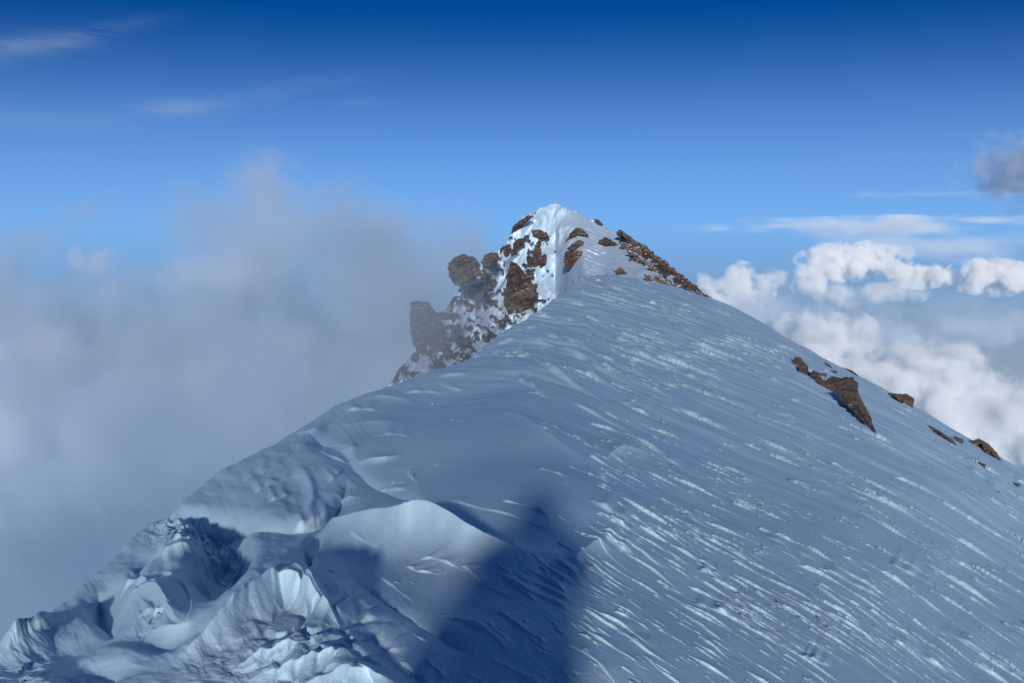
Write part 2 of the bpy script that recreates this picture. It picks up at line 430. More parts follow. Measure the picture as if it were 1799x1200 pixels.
    h += 17 * blk * np.exp(-(((fu - 550) / 125) ** 2 + ((fv + 1130) / 88) ** 2) ** 1.5) + patch(520, 1120, 150, 90, 1.4, 30, 16, 55)
    h += patch(350, 935, 90, 36, 12, 26, 15, 61)
    h += patch(255, 1085, 45, 36, 8, 40, 26, 71)
    h += patch(420, 1180, 110, 40, 3, 30, 16, 81)
    h += patch(60, 1180, 110, 60, 5, 60, 12, 91)
    # dish scooped in the upper lobe
    d = np.hypot((fu - 520) / 30, (fv + 872) / 42)
    h += 6 * np.exp(-((d - 1) / 0.25) ** 2) * sstep(495, 550, fu) - 5 * sstep(1, .3, d)
    for cu_, cv_, ru_, rv_, dp_, ro_ in PITS:
        a_ = fu + wob * 1.6 - cu_; b_ = -fv + wob * 1.2 - cv_; cr_, sr_ = math.cos(R(ro_)), math.sin(R(ro_))
        d2 = ((a_ * cr_ + b_ * sr_) / ru_) ** 2 + ((-a_ * sr_ + b_ * cr_) / rv_) ** 2
        h -= dp_ * np.exp(-d2 ** 1.6)
    # steep sun-catching scarps
    for line, hp, e, wt in SCARPS:
        l = np.asarray(line, float); l[:, 1] += hp * 0.8
        sl = window(l, 60)
        if sl is None: continue
        lj = jig(l); q, al, sd_ = poly_dist(fu[sl], fv[sl] + wob[sl] * .25, np.column_stack([lj[:, 0], -lj[:, 1]]))
        tp = sstep(0, .22, al) * np.clip((1 - al) * 2.0, 0, 1) * (0.8 + 0.3 * np.sin(al * 17 + l[0, 0]))
        end = sstep(0.75, 0.995, np.abs(sd_))
        h[sl] += hp * tp * end * sstep(-e * .6, 0, q) * np.exp(-np.maximum(q, 0) / wt)
    H[:, :nfine] = h * fm

    # ---- thousands of small sastrugi, laid on the snow along the wind
    S = np.zeros_like(X[:, :nfine]); fx = X[:, :nfine]; fy = Y[:, :nfine]
    vis_r = np.where(rad > 2.6)[0]; nr = len(vis_r)
    cand = 30000
    ii = vis_r[0] + (rs.rand(cand) * nr).astype(int); jj = (rs.rand(cand) * nfine).astype(int)
    cu = fu[ii, jj]; cv = -fv[ii, jj]
    dens = fbm(cu / 190 + cv / 300, cv / 110, 3, 77) 
    right = sstep(900, 1120, cu + (cv - 800) * 0.12)
    far = sstep(720, 560, cv)
    calm = np.exp(-(((cu - 880) / 190) ** 2 + ((cv - 820) / 150) ** 2))
    pr = (0.12 + 0.9 * right + 0.45 * far * sstep(820, 900, cu)) * (0.22 + 2.2 * np.maximum(dens + 0.02, 0)) * (1 - calm)
    pr = pr * sstep(560, 800, cu + 0.0 * cv) * 0.62 * np.where(cv < 640, 1.3, 1.0)
    bl = cv - (550 + .55 * (cu - 1290)); pr = pr * (1 - 0.62 * sstep(1230, 1300, cu) * sstep(230, 120, bl))
    pr = pr * (0.25 + 1.1 * sstep(-.12, .2, fbm(cu / 70 + cv / 130, cv / 45, 2, 177)))
    pick = np.where(rs.rand(cand) < pr)[0]
    az0 = R(-30)
    for k in pick:
        i, j = ii[k], jj[k]; x0 = fx[i, j]; y0 = fy[i, j]; r0 = math.hypot(x0, y0); mm = r0 / F
        big = rs.rand() ** 4.2
        Ls = (26 + 190 * big) * mm * (0.75 + 0.5 * rs.rand())
        Hh = (1.5 + 4.6 * big + 2.4 * rs.rand() ** 3) * mm
        Hh = min(Hh, 0.13)
        e = max(Hh * 0.42 + 0.3 * mm, 0.55 * (rad[min(i + 1, len(rad) - 1)] - rad[i])); wt = Hh * (1.5 + 2.5 * rs.rand()) + 1.5 * mm
        az = az0 - R(12) * math.exp(-r0 / 9) * 1.6 + R(rs.normal(0, 4)) + R(5) * math.sin(x0 * .35 + 1)
        # pointing towards the viewer and right
        sx, sy = -math.sin(az), -math.cos(az); tx, ty = -sy, sx      # t: to the far right side
        ext = Ls * 0.55 + wt * 3
        i0 = np.searchsorted(rad, max(r0 - ext, 2.6)); i1 = np.searchsorted(rad, r0 + ext)
        da = ext / max(r0 - ext * .5, 1.0) / (R(64) / (nfine - 1))
        j0 = max(0, int(j - da)); j1 = min(nfine, int(j + da) + 1)
        if i1 <= i0: continue
        wx = fx[i0:i1, j0:j1] - x0; wy = fy[i0:i1, j0:j1] - y0
        s_ = (wx * sx + wy * sy) / (Ls * 0.5); t_ = wx * tx + wy * ty
        t_ = t_ + 0.13 * Ls * s_ * s_ * rs.uniform(-.8, 1) + 0.04 * Ls * np.sin(s_ * 2.5 + k) + 0.35 * e * np.sin(s_ * 5 + k)
        env = np.clip((s_ + 1) * 5, 0, 1) * np.clip(1 - s_, 0, 1) ** 0.8
        hgt = Hh * env * (0.75 + 0.35 * np.sin(s_ * (3 + 5 * rs.rand()) + k * 1.7)) * sstep(-e, 0, t_) * np.exp(-np.maximum(t_, 0) / wt)
        np.maximum(S[i0:i1, j0:j1], hgt, out=S[i0:i1, j0:j1])
    # wind grain between them
    az = az0; a_ = fx * math.cos(az) - fy * math.sin(az); b_ = fx * math.sin(az) + fy * math.cos(az)
    g = fbm(a_ * 7, b_ * 1.3, 2, 101) * 0.006 * np.clip(rad[:, None] / 8, .4, 2) * sstep(26, 9, rad[:, None]) + fbm(a_ * 30, b_ * 6, 2, 111) * 0.0014 * sstep(10, 5, rad[:, None])
    g += fbm(a_ * 1.1, b_ * 0.22, 2, 121) * 0.05 * np.clip(rad[:, None] / 12, 0.2, 3)
    lim = 1.0 * (1 - 0.75 * np.exp(-(((fu - 850) / 220) ** 2 + ((fv + 830) / 170) ** 2))) * (0.35 + 0.65 * sstep(700, 1000, fu))
    cr_ = sstep(760, 560, fu)                     # crusted, chipped snow of the cornice side, and ripples fanning over it
    g2 = fbm(fu / 13 + fbm(fu / 50, fv / 40, 2, 7) * 2, fv / 7, 4, 131, 0.55, ridged=True) * 0.2 * cr_
    g2 += perlin((fu * .75 + fv * .9) / 9 + 2.2 * perlin(fu / 70, fv / 50, 3), (fu - fv) / 90, 141) * 0.9 * sstep(-.1, .25, perlin(fu / 80, fv / 60, 151)) * sstep(900, 700, fu)
    S += g2 * fm
    H[:, :nfine] += S + g * lim
    # let the fine relief die out towards the coarse rest of the ring
    idx = np.arange(nfine); fade = np.clip(np.minimum(idx, nfine - 1 - idx) / 25.0, 0, 1)
    H[:, :nfine] *= fade[None, :]
    H *= sstep(2.0, 2.7, np.hypot(X, Y))
    return H

NFINE = 2300
def build_ridge():
    fine = np.linspace(R(-32), R(32), NFINE)
    rest = np.linspace(R(32), R(360 - 32), 150)[1:-1]
    ang = np.concatenate([fine, rest])
    tA = 1 / np.linspace(1 / 2.35, 1 / 130, 1150)
    tB = np.exp(np.linspace(math.log(2.35), math.log(130), 780))
    rad = np.concatenate([[0.02, 0.3, 0.7, 1.1, 1.5, 1.8, 2.0, 2.2], np.sort(np.concatenate([tA, tB[1:-1]]))])
    A, Rr = np.meshgrid(ang, rad)
    X = Rr * np.sin(A); Y = Rr * np.cos(A)
    Z = base_z(X, Y)
    U, V = proj(X, Y, Z)
    Z = Z + build_relief(X, Y, U, V, ang, rad, NFINE)
    dl_, dr_, dL, dR = edges_drop(X, Y)
    Z = Z - dl_ - dr_
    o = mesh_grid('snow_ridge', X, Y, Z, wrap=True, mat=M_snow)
    return tag(o, kind='structure')
build_ridge()


def final_z(x, y):
    x = np.atleast_1d(np.asarray(x, float)); y = np.atleast_1d(np.asarray(y, float))
    dl_, dr_, _, _ = edges_drop(x, y)
    return base_z(x, y) - dl_ - dr_
def hit(u, v, lo=2.6, hi=110.0):
    """how far ahead the sight line through a photo pixel meets the ridge (its nearest approach if it passes over)"""
    ys = np.exp(np.linspace(math.log(lo), math.log(hi), 500))
    P = np.array([pt(u, v, y) for y in ys])
    gap = (P[:, 2] - final_z(P[:, 0], P[:, 1])) / ys
    k = np.where(gap <= 0)[0]
    return ys[k[0]] if len(k) else ys[np.argmin(gap)]

# ------------------------------------------------------------------ rock
def rock_nodes(N, L, snow=0.0, scale=1.0, tint=(1, 1, 1)):
    tc = N('ShaderNodeTexCoord'); geo = N('ShaderNodeNewGeometry')
    n1 = N('ShaderNodeTexNoise'); n1.inputs['Scale'].default_value = 0.9 * scale; n1.inputs['Detail'].default_value = 6; n1.inputs['Roughness'].default_value = 0.65
    n2 = N('ShaderNodeTexNoise'); n2.inputs['Scale'].default_value = 7 * scale; n2.inputs['Detail'].default_value = 5
    v = N('ShaderNodeTexVoronoi'); v.feature = 'DISTANCE_TO_EDGE'; v.inputs['Scale'].default_value = 1.7 * scale
    for n in (n1, n2, v): L(geo.outputs['Position'], n.inputs['Vector'])
    cr = N('ShaderNodeValToRGB'); L(n1.outputs[0], cr.inputs[0])
    e = cr.color_ramp.elements
    e[0].position = 0.30; e[0].color = (0.050 * tint[0], 0.036 * tint[1], 0.030 * tint[2], 1)
    e[1].position = 0.68; e[1].color = (0.235 * tint[0], 0.165 * tint[1], 0.120 * tint[2], 1)
    k = e.new(0.48); k.color = (0.130 * tint[0], 0.088 * tint[1], 0.066 * tint[2], 1)
    h = N('ShaderNodeMath', operation='ADD'); L(n2.outputs[0], h.inputs[0]); L(v.outputs[0], h.inputs[1])
    bp = N('ShaderNodeBump'); bp.inputs['Strength'].default_value = 0.8; bp.inputs['Distance'].default_value = 0.14 / scale
    L(h.outputs[0], bp.inputs['Height'])
    return cr.outputs[0], bp.outputs[0], n1, n2, geo
def rock_material(name, scale, snow, tint=(1, 1, 1)):
    m = bpy.data.materials.new(name); m.use_nodes = True
    N, L = nodes_of(m.node_tree)
    out = N('ShaderNodeOutputMaterial'); b = N('ShaderNodeBsdfPrincipled'); b.inputs['Roughness'].default_value = 0.85
    col, nrm, n1, n2, geo = rock_nodes(N, L, snow, scale, tint)
    # snow caught on the ledges
    sp = N('ShaderNodeSeparateXYZ'); L(geo.outputs['Normal'], sp.inputs[0])
    a = N('ShaderNodeMath', operation='MULTIPLY_ADD'); L(n2.outputs[0], a.inputs[0]); a.inputs[1].default_value = 1.1; L(sp.outputs[2], a.inputs[2])
    r = N('ShaderNodeMapRange'); L(a.outputs[0], r.inputs[0]); r.inputs[1].default_value = 1.60 - snow; r.inputs[2].default_value = 1.68 - snow
    mx = N('ShaderNodeMix', data_type='RGBA'); L(r.outputs[0], mx.inputs[0]); L(col, mx.inputs[6]); mx.inputs[7].default_value = (0.70, 0.78, 0.88, 1)
    L(mx.outputs[2], b.inputs['Base Color']); L(nrm, b.inputs['Normal']); L(b.outputs[0], out.inputs[0])
    return m
M_rock = rock_material('rock_brown', 1.3, -0.45, (1.0, 0.95, 0.86))
M_rock_far = rock_material('rock_red_brown', 0.55, 0.12, (0.55, 0.48, 0.48))
M_rock_edge = rock_material('rock_frosted', 0.9, 0.22, (0.8, 0.8, 0.82))
M_rock_grey = rock_material('rock_grey', 0.45, 0.04, (0.52, 0.54, 0.60))

def make_rock(poly, yd, mat, label, group=None, thick=0.5, rough=0.10, seed=1, lean=0.0, name='rock', rings=14, sides=64):
    """a boulder whose outline follows poly (photo pixels) at yd metres, bulging towards and away from the viewer"""
    P = np.asarray(poly, float); Q = np.vstack([P, P[:1]])
    seg = np.hypot(*np.diff(Q, axis=0).T); cum = np.concatenate([[0], np.cumsum(seg)]); t = np.linspace(0, cum[-1], sides, endpoint=False)
    ed = np.column_stack([np.interp(t, cum, Q[:, 0]), np.interp(t, cum, Q[:, 1])])
    A2 = np.roll(P, -1, 0); cr = P[:, 0] * A2[:, 1] - A2[:, 0] * P[:, 1]; ar = cr.sum() / 2
    c = np.array([((P[:, 0] + A2[:, 0]) * cr).sum(), ((P[:, 1] + A2[:, 1]) * cr).sum()]) / (6 * ar)
    size = math.sqrt(abs(ar)); jitter = 1 + 0.16 * fbm(np.arange(sides) * 0.37 + seed, np.full(sides, seed * 1.3), 3, seed)
    bm = bmesh.new(); rows = []
    prof = np.array([math.cos(a) for a in np.linspace(0, math.pi, rings * 2 + 1)[1:-1]])
    m = yd / F; T = size * thick
    rr_ = np.sqrt(np.maximum(0, 1 - prof ** 2))[:, None] ** 0.75
    kk = 1 + (jitter[None] - 1) * (rr_ > .9)
    gu = c[0] + (ed[None, :, 0] - c[0]) * rr_ * kk; gv = c[1] + (ed[None, :, 1] - c[1]) * rr_ * kk
    gu = np.concatenate([gu.ravel(), [c[0], c[0]]]); gv = np.concatenate([gv.ravel(), [c[1], c[1]]])
    rs_ = np.random.RandomState(seed * 7 + 1)
    th_ = 2 * np.pi * (np.arange(sides) + 0.5) / sides
    qx = np.concatenate([(np.cos(th_)[None] * rr_).ravel(), [0, 0]]); qy = np.concatenate([(np.sin(th_)[None] * rr_).ravel(), [0, 0]])
    sgn = np.concatenate([np.repeat(np.where(prof >= -1e-6, 1.0, -1.0), sides), [1, -1]])
    hgt = np.full(qx.shape, 1.05)
    for _ in range(13):                                  # broken faces: the boulder is what random planes leave
        nz = rs_.uniform(.3, .95); a_ = rs_.uniform(0, 2 * np.pi); nn = math.sqrt(1 - nz * nz); dd_ = rs_.uniform(.62, 1.0)
        hgt = np.minimum(hgt, (dd_ - nn * (math.cos(a_) * qx + math.sin(a_) * qy)) / nz)
    hgt = np.maximum(hgt, 0.02) * T
    n = fbm(gu / size * 2.2 + seed, gv / size * 2.2, 5, seed, 0.6, ridged=True)
    st = perlin((gu * 0.4 + gv) / size * 7, (gv * .25 - gu) / size * 1.4 - seed, seed)     # cleavage
    off = sgn * (hgt + size * rough * (1.3 * n + 1.1 * sstep(-.1, .1, st)))
    dep = yd - off * m - lean * (gv - c[1]) * m
    pts = [bm.verts.new(pt(gu[i], gv[i], dep[i])) for i in range(len(gu))]
    rows = [pts[i * sides:(i + 1) * sides] for i in range(len(prof))]; top, bot = pts[-2], pts[-1]
    for j in range(sides):
        j2 = (j + 1) % sides
        bm.faces.new((top, rows[0][j], rows[0][j2])); bm.faces.new((bot, rows[-1][j2], rows[-1][j]))
        for i in range(len(rows) - 1): bm.faces.new((rows[i][j], rows[i + 1][j], rows[i + 1][j2], rows[i][j2]))
    bmesh.ops.recalc_face_normals(bm, faces=bm.faces)
    org = pt(c[0], P[:, 1].max(), yd)
    for vtx in bm.verts: vtx.co.x -= org[0]; vtx.co.y -= org[1]; vtx.co.z -= org[2]
    me = bpy.data.meshes.new(name); bm.to_mesh(me); bm.free(); me.materials.append(mat)
    o = bpy.data.objects.new(name, me); C.objects.link(o); o.location = org
    return tag(o, label, 'rock', group)

FLANK = [
 ([(1389,637),(1397,628),(1405,629),(1420,644),(1413,650),(1404,645),(1392,640)], 'small knobbly brown rock rimmed in white, topmost of the chain above the largest outcrop'),
 ([(1400,645),(1410,640),(1419,645),(1421,654),(1424,662),(1411,660)], 'rounded brown rock just below the topmost knob of the outcrop chain'),
 ([(1421,656),(1430,651),(1438,656),(1448,672),(1445,679),(1431,669)], 'narrow brown rock joining the rounded rock to the largest outcrop'),
 ([(1436,655),(1453,657),(1450,666),(1438,663)], 'greenish grey stone in the snow pocket above the narrow linking rock'),
 ([(1447,673),(1458,663),(1478,665),(1497,664),(1506,673),(1505,688),(1498,697),(1485,700),(1467,689),(1450,684)], 'broad pale brown block, upper half of the largest outcrop on the flank'),
 ([(1467,688),(1485,686),(1503,684),(1516,707),(1528,729),(1537,759),(1526,748),(1516,737),(1497,720),(1478,702)], 'long dark fin of rock tapering downhill from the pale block'),
 ([(1562,691),(1587,693),(1593,692),(1606,701),(1602,717),(1584,706)], 'lone triangular pinkish brown rock on the skyline of the right flank'),
 ([(1628,747),(1643,753),(1672,771),(1682,783),(1658,769),(1638,757)], 'long thin streak of dark rock, left of the low boulders on the right skyline'),
 ([(1674,766),(1693,772),(1692,779),(1683,776)], 'small dark rock sliver between the thin streak and the low boulders'),
 ([(1703,776),(1719,771),(1728,775),(1738,784),(1728,790),(1719,788)], 'dark boulder at the head of the low pair on the right skyline'),
 ([(1724,780),(1736,780),(1750,794),(1759,810),(1741,799),(1729,795)], 'long brown boulder sloping downhill behind the dark one on the right skyline'),
 ([(1720,812),(1732,816),(1730,823),(1724,820)], 'small hooked stone in the snow below the pair of low boulders'),
 ([(1710,804),(1720,807),(1716,810)], 'tiny reddish stone just below the dark boulder'),
 ([(1779,847),(1794,851),(1790,856),(1783,853)], 'small dark rock by the right edge of the picture'),
 ([(1448,636),(1458,641),(1463,647),(1456,647)], 'small reddish stone in the snow above the pale block'),
 ([(1459,651),(1471,651),(1468,658),(1462,656)], 'flat greenish stone just above the pale block'),
 ([(1480,646),(1497,651),(1516,666),(1505,660)], 'thin dark rock edge lying along the skyline above the largest outcrop'),
]
for i, (poly, lab) in enumerate(FLANK):
    P_ = np.array(poly); cu_, cv_ = P_.mean(0)
    top_, bot_ = P_[P_[:, 1].argmin()], P_[P_[:, 1].argmax()]
    y1 = hit(*bot_); y0 = min(hit(*top_), y1 * 1.7, y1 + 22); yd = (y1 + 0.28 * (y0 - y1)) * 0.985
    c2 = P_[:, 1].mean(); ln = (y0 - y1) / max(3.0, bot_[1] - top_[1]) / (yd / F) * 0.5
    make_rock([(c_[0] + (c_[0] - cu_) * .05, c_[1] + (c_[1] - cv_) * .10) for c_ in P_], yd, M_rock, lab, 'rocks breaking through the snow of the right flank', thick=0.55, seed=i + 3, rough=0.11, lean=ln)

# ------------------------------------------------------------------ the summit beyond
SIL = [(640,720),(680,682),(700,650),(722,625),(752,560),(780,545),(800,515),(815,500),(835,478),(850,464),(870,446),(890,428),(900,408),(915,388),(935,373),(955,363),(975,359),(995,363),(1020,376),(1045,390),(1060,397),(1085,413),(1110,428),(1140,445),(1170,466),(1200,488),(1230,511),(1260,533),(1290,553),(1330,585)]
DEP = [(640,92),(700,102),(780,118),(850,138),(900,152),(975,165),(1060,158),(1140,135),(1200,115),(1290,92),(1330,86)]
PEAK_ROCKS = [
 ([(897,411),(901,397),(915,386),(929,377),(938,380),(922,394),(911,402)], 'dark slab on the left skyline just under the summit', M_rock_far),
 ([(934,404),(948,403),(962,409),(965,419),(950,423),(937,414)], 'small brown rock band left of centre below the summit snow', M_rock_far),
 ([(993,424),(1003,408),(1014,399),(1026,404),(1036,415),(1020,414),(1008,417)], 'arched dark red crag, highest of the three at the centre of the peak', M_rock_far),
 ([(995,438),(1006,428),(1018,421),(1027,425),(1021,434),(1008,441)], 'rounded dark red crag, middle of the three at the centre of the peak', M_rock_far),
 ([(990,461),(993,442),(1010,440),(1025,442),(1018,453),(1008,464),(1000,476)], 'lowest of the three red crags, tapering down the gully', M_rock_far),
 ([(1050,423),(1064,416),(1072,420),(1086,430),(1083,437),(1068,432),(1054,428)], 'square dark brown rock on open snow right of the three crags', M_rock_far),
 ([(1077,478),(1089,469),(1096,474),(1103,483),(1090,482)], 'small lone pyramid rock low on the shoulder snow', M_rock_far),
 ([(721,532),(735,526),(752,530),(760,540),(772,556),(781,575),(783,608),(768,612),(751,622),(730,618),(724,600),(721,570)], 'tall blunt rock tower at the left foot of the peak, fading in fog', M_rock_grey),
 ([(788,463),(797,452),(812,447),(829,450),(840,459),(845,472),(840,486),(828,497),(812,505),(796,499),(788,485)], 'big round boulder perched on the left skyline of the peak', M_rock_grey),
 ([(893,470),(900,458),(912,468),(925,485),(940,502),(948,520),(943,536),(920,545),(893,551),(884,536),(890,500)], 'large dark buttress in the middle of the left face', M_rock_grey),
 ([(845,461),(851,448),(864,443),(876,446),(876,458),(866,470),(852,470)], 'low rounded rock just right of the perched boulder', M_rock_grey),
 ([(815,508),(830,500),(851,494),(856,508),(845,522),(828,525)], 'dark rock step directly beneath the perched boulder', M_rock_grey),
 ([(925,456),(940,449),(961,450),(959,466),(945,472),(929,468)], 'grey rock above the large dark buttress', M_rock_grey),
 ([(901,428),(910,419),(922,418),(922,430),(911,437),(902,442)], 'small grey rock high on the left face', M_rock_grey),
 ([(785,590),(795,572),(808,568),(812,580),(804,594),(792,600)], 'small dark rock among the broken snow right of the tower', M_rock_grey),
 ([(1042,384),(1052,386),(1061,396),(1050,393)], 'small dark notch of rock on the right skyline below the summit', M_rock_far),
]
def shade_depth(u, v, vs, ys):
    g = np.interp(u, [640, 900, 975, 1040, 1120, 1330], [0.085, 0.10, 0.18, 0.45, 0.68, 0.6])
    D = ys - np.maximum(v - vs, 0) * g
    lo = np.interp(u, [640, 960, 1020, 1330], [40, 70, 93, 93])
    return lo + np.logaddexp((D - lo) / 3.0, 0) * 3.0
def sheet_y(u, v):
    vs = np.interp(u, *np.array(SIL).T); ys = np.interp(u, *np.array(DEP).T)
    return shade_depth(u, v, vs, ys)
SHEET = {}
def sheet_near(poly):
    """distance of the built face behind a group of photo pixels"""
    P = np.asarray(poly, float); ds = []
    for u, v in list(P) + [P.mean(0)]:
        j = int(np.clip(np.searchsorted(SHEET['u'], u), 0, len(SHEET['u']) - 1)); col = SHEET['V'][:, j]
        i = int(np.clip(np.argmin(np.abs(col - v)), 0, len(col) - 1)); ds.append(SHEET['D'][i, j])
    return float(np.percentile(ds, 20)) - 0.4
def build_peak():
    nu, nv = 1000, 420
    uu = np.linspace(650, 1325, nu)
    vs0 = np.interp(uu, *np.array(SIL).T); vs = vs0 + 3.5 * fbm(uu / 16, uu * 0, 4, 3) * 1.3
    t = np.linspace(0, 1, nv)[:, None]
    Vv = vs[None] + (1 - t) * (735 - vs[None]); Uu = np.broadcast_to(uu[None], Vv.shape).copy()
    ys = np.interp(uu, *np.array(DEP).T)[None]
    D = shade_depth(Uu, Vv, vs0[None], ys)
    # broad ribs and gullies
    D = D - np.interp(Uu, [640, 980, 1080, 1330], [6, 5, 2, 2]) * fbm(Uu / 70 + Vv / 160, Vv / 110, 3, 8, ridged=True)
    crest = np.exp(-((Uu - (1000 + (Vv - 400) * 0.2)) / 40) ** 2) * sstep(500, 440, Vv); D = D - 3 * crest
    rgt = sstep(1000, 1050, Uu); D = D - rgt * (0.9 * fbm((Uu * .9 + Vv * .42) / 60, (Vv * .9 - Uu * .42) / 7, 3, 55, ridged=True) + 1.6 * fbm(Uu / 60, Vv / 22, 3, 57))
    # where bare rock shows through
    n = fbm((Uu - Vv * .3) / 26, (Vv + Uu * .25) / 20, 5, 14, 0.6)
    nf = fbm(Uu / 7, Vv / 5.5, 4, 19, 0.6)
    leftf = sstep(1000, 940, Uu + (Vv - 450) * 0.1) * sstep(392, 425, Vv)
    rib = np.exp(-((Vv - vs[None] - 12) / 20) ** 2) * sstep(1075, 1100, Uu)
    low = sstep(560, 640, Vv) * 0.10
    thr = -0.06 + 0.34 * leftf * 0.9 + 0.62 * rib + low - 0.42 * (1 - leftf) * (1 - np.clip(rib * 1.4, 0, 1)) 
    streak = fbm((Uu * 0.8 + Vv * .9) / 60, (Vv * .5 - Uu * .5) / 9, 3, 29) * 0.28
    rk = sstep(0.0, 0.05, n + 0.5 * nf + streak + thr - 0.42)
    D = D - rk * (0.9 + 1.8 * np.abs(fbm(Uu / 9, Vv / 9, 4, 31))) - 0.06 * nf
    SHEET.update(u=uu, V=Vv, D=D.copy())
    cp, sp = math.cos(PITCH), math.sin(PITCH)
    dx = (Uu - 899.5) / F; dd = (Vv - 600) / F; dy = cp - dd * sp; dz = -sp - dd * cp
    X = dx / dy * D; Z = CAMZ + dz / dy * D; Y = D
    # the far side falls away behind the skyline
    k = np.linspace(0.03, 1, 40)[:, None] ** 1.5
    bx = X[-1][None] + 0 * k; by = Y[-1][None] + 70 * k; bz = Z[-1][None] - 75 * k + 3 * fbm(bx / 6, by / 6, 3, 5) * k
    X = np.vstack([X, bx]); Y = np.vstack([Y, by]); Z = np.vstack([Z, bz]); rk = np.vstack([rk, np.repeat(rk[-1][None], 40, 0)])
    m = bpy.data.materials.new('peak_snow_and_rock'); m.use_nodes = True
    N, L = nodes_of(m.node_tree)
    out = N('ShaderNodeOutputMaterial'); b = N('ShaderNodeBsdfPrincipled'); b.inputs['Roughness'].default_value = 0.8
    col, nrm, n1, n2, geo = rock_nodes(N, L, 0, 0.6, (0.55, 0.56, 0.6))
    at = N('ShaderNodeAttribute'); at.attribute_name = 'rock'
    mx = N('ShaderNodeMix', data_type='RGBA'); L(at.outputs['Fac'], mx.inputs[0]); mx.inputs[6].default_value = (0.48, 0.61, 0.74, 1); L(col, mx.inputs[7])
    L(mx.outputs[2], b.inputs['Base Color']); L(b.outputs[0], out.inputs[0])
    o = mesh_grid('mountain_peak', X, Y, Z, mat=m, attrs={'rock': rk})
    return tag(o, kind='structure')
build_peak()
for i, (poly, lab, mt) in enumerate(PEAK_ROCKS):
    P_ = np.array(poly, float); cu_, cv_ = P_.mean(0)
    make_rock(poly, sheet_near(poly), mt, lab, 'rocks standing out of the summit face', thick=0.4, seed=i + 30, rough=0.12)
# the crest of crags running down the right skyline
rr = random.Random(5)
CRAG = [(1092,412),(1104,420),(1116,428),(1130,437),(1141,447),(1155,457),(1168,466),(1181,476),(1194,487),(1207,497),(1219,507),(1231,517),(1244,526),(1256,535),(1268,542),(1279,549),
        (1098,432),(1112,446),(1128,458),(1120,440),(1146,470),(1140,488),(1158,492),(1176,500),(1194,506),(1211,514)]
crag_words = ['first', 'second', 'third', 'fourth', 'fifth', 'sixth', 'seventh', 'eighth', 'ninth', 'tenth', 'eleventh', 'twelfth', 'thirteenth', 'fourteenth', 'fifteenth', 'sixteenth']
low_words = ['first', 'second', 'third', 'fourth', 'fifth', 'sixth', 'seventh', 'eighth', 'ninth', 'lowest']
for i, (cu_, cv_) in enumerate(CRAG):
    a = rr.uniform(10, 14); b = rr.uniform(5.0, 8.0); th = math.atan(0.72)
    poly = []
    for k in range(9):
        q = 2 * math.pi * k / 9 + rr.uniform(-.2, .2); ra = rr.uniform(.72, 1.15)
        px_, py_ = a * ra * math.cos(q), b * ra * math.sin(q)
        poly.append((cu_ + px_ * math.cos(th) - py_ * math.sin(th), cv_ + px_ * math.sin(th) + py_ * math.cos(th)))
    lab = ('%s crag from the top in the row down the right skyline of the peak' % crag_words[i]) if i < 16 else ('%s rock from the top in the broken band just inside the right skyline crags' % low_words[i - 16])
    make_rock(poly, sheet_near(poly), M_rock_edge if i >= 16 else M_rock_far, lab, 'crags along the right ridge of the peak', thick=0.5, seed=i + 60, rough=0.16, rings=8, sides=36)


# ------------------------------------------------------------------ the photographer, standing behind the lens: only the shadow shows in the picture
def plain(name, col, rough=0.8):
    m = bpy.data.materials.new(name); m.use_nodes = True
    N, L = nodes_of(m.node_tree); out = N('ShaderNodeOutputMaterial'); b = N('ShaderNodeBsdfPrincipled')
    n = N('ShaderNodeTexNoise'); n.inputs['Scale'].default_value = 40; mx = N('ShaderNodeMix', data_type='RGBA')
    mx.inputs[6].default_value = (*[c * .85 for c in col], 1); mx.inputs[7].default_value = (*col, 1)
    L(n.outputs[0], mx.inputs[0]); L(mx.outputs[2], b.inputs['Base Color']); b.inputs['Roughness'].default_value = rough; L(b.outputs[0], out.inputs[0])
    return m
def skin(name, verts, edges, radii, mat, parent=None, root=0, levels=2):
    me = bpy.data.meshes.new(name); me.from_pydata(verts, edges, [])
    o = bpy.data.objects.new(name, me); C.objects.link(o)
    sk = o.modifiers.new('skin', 'SKIN'); sk.use_smooth_shade = True
    for i, r in enumerate(radii):
        r = r if isinstance(r, tuple) else (r, r)
        me.skin_vertices[0].data[i].radius = r
        me.skin_vertices[0].data[i].use_root = (i == root)
    sb = o.modifiers.new('sub', 'SUBSURF'); sb.levels = levels; sb.render_levels = levels
    # keep the grown surface as the mesh itself
    dg = bpy.context.evaluated_depsgraph_get(); ev = o.evaluated_get(dg)
    nm = bpy.data.meshes.new_from_object(ev); o.modifiers.clear(); o.data = nm; nm.name = name
    nm.materials.clear(); nm.materials.append(mat)
    if parent: o.parent = parent
    return o
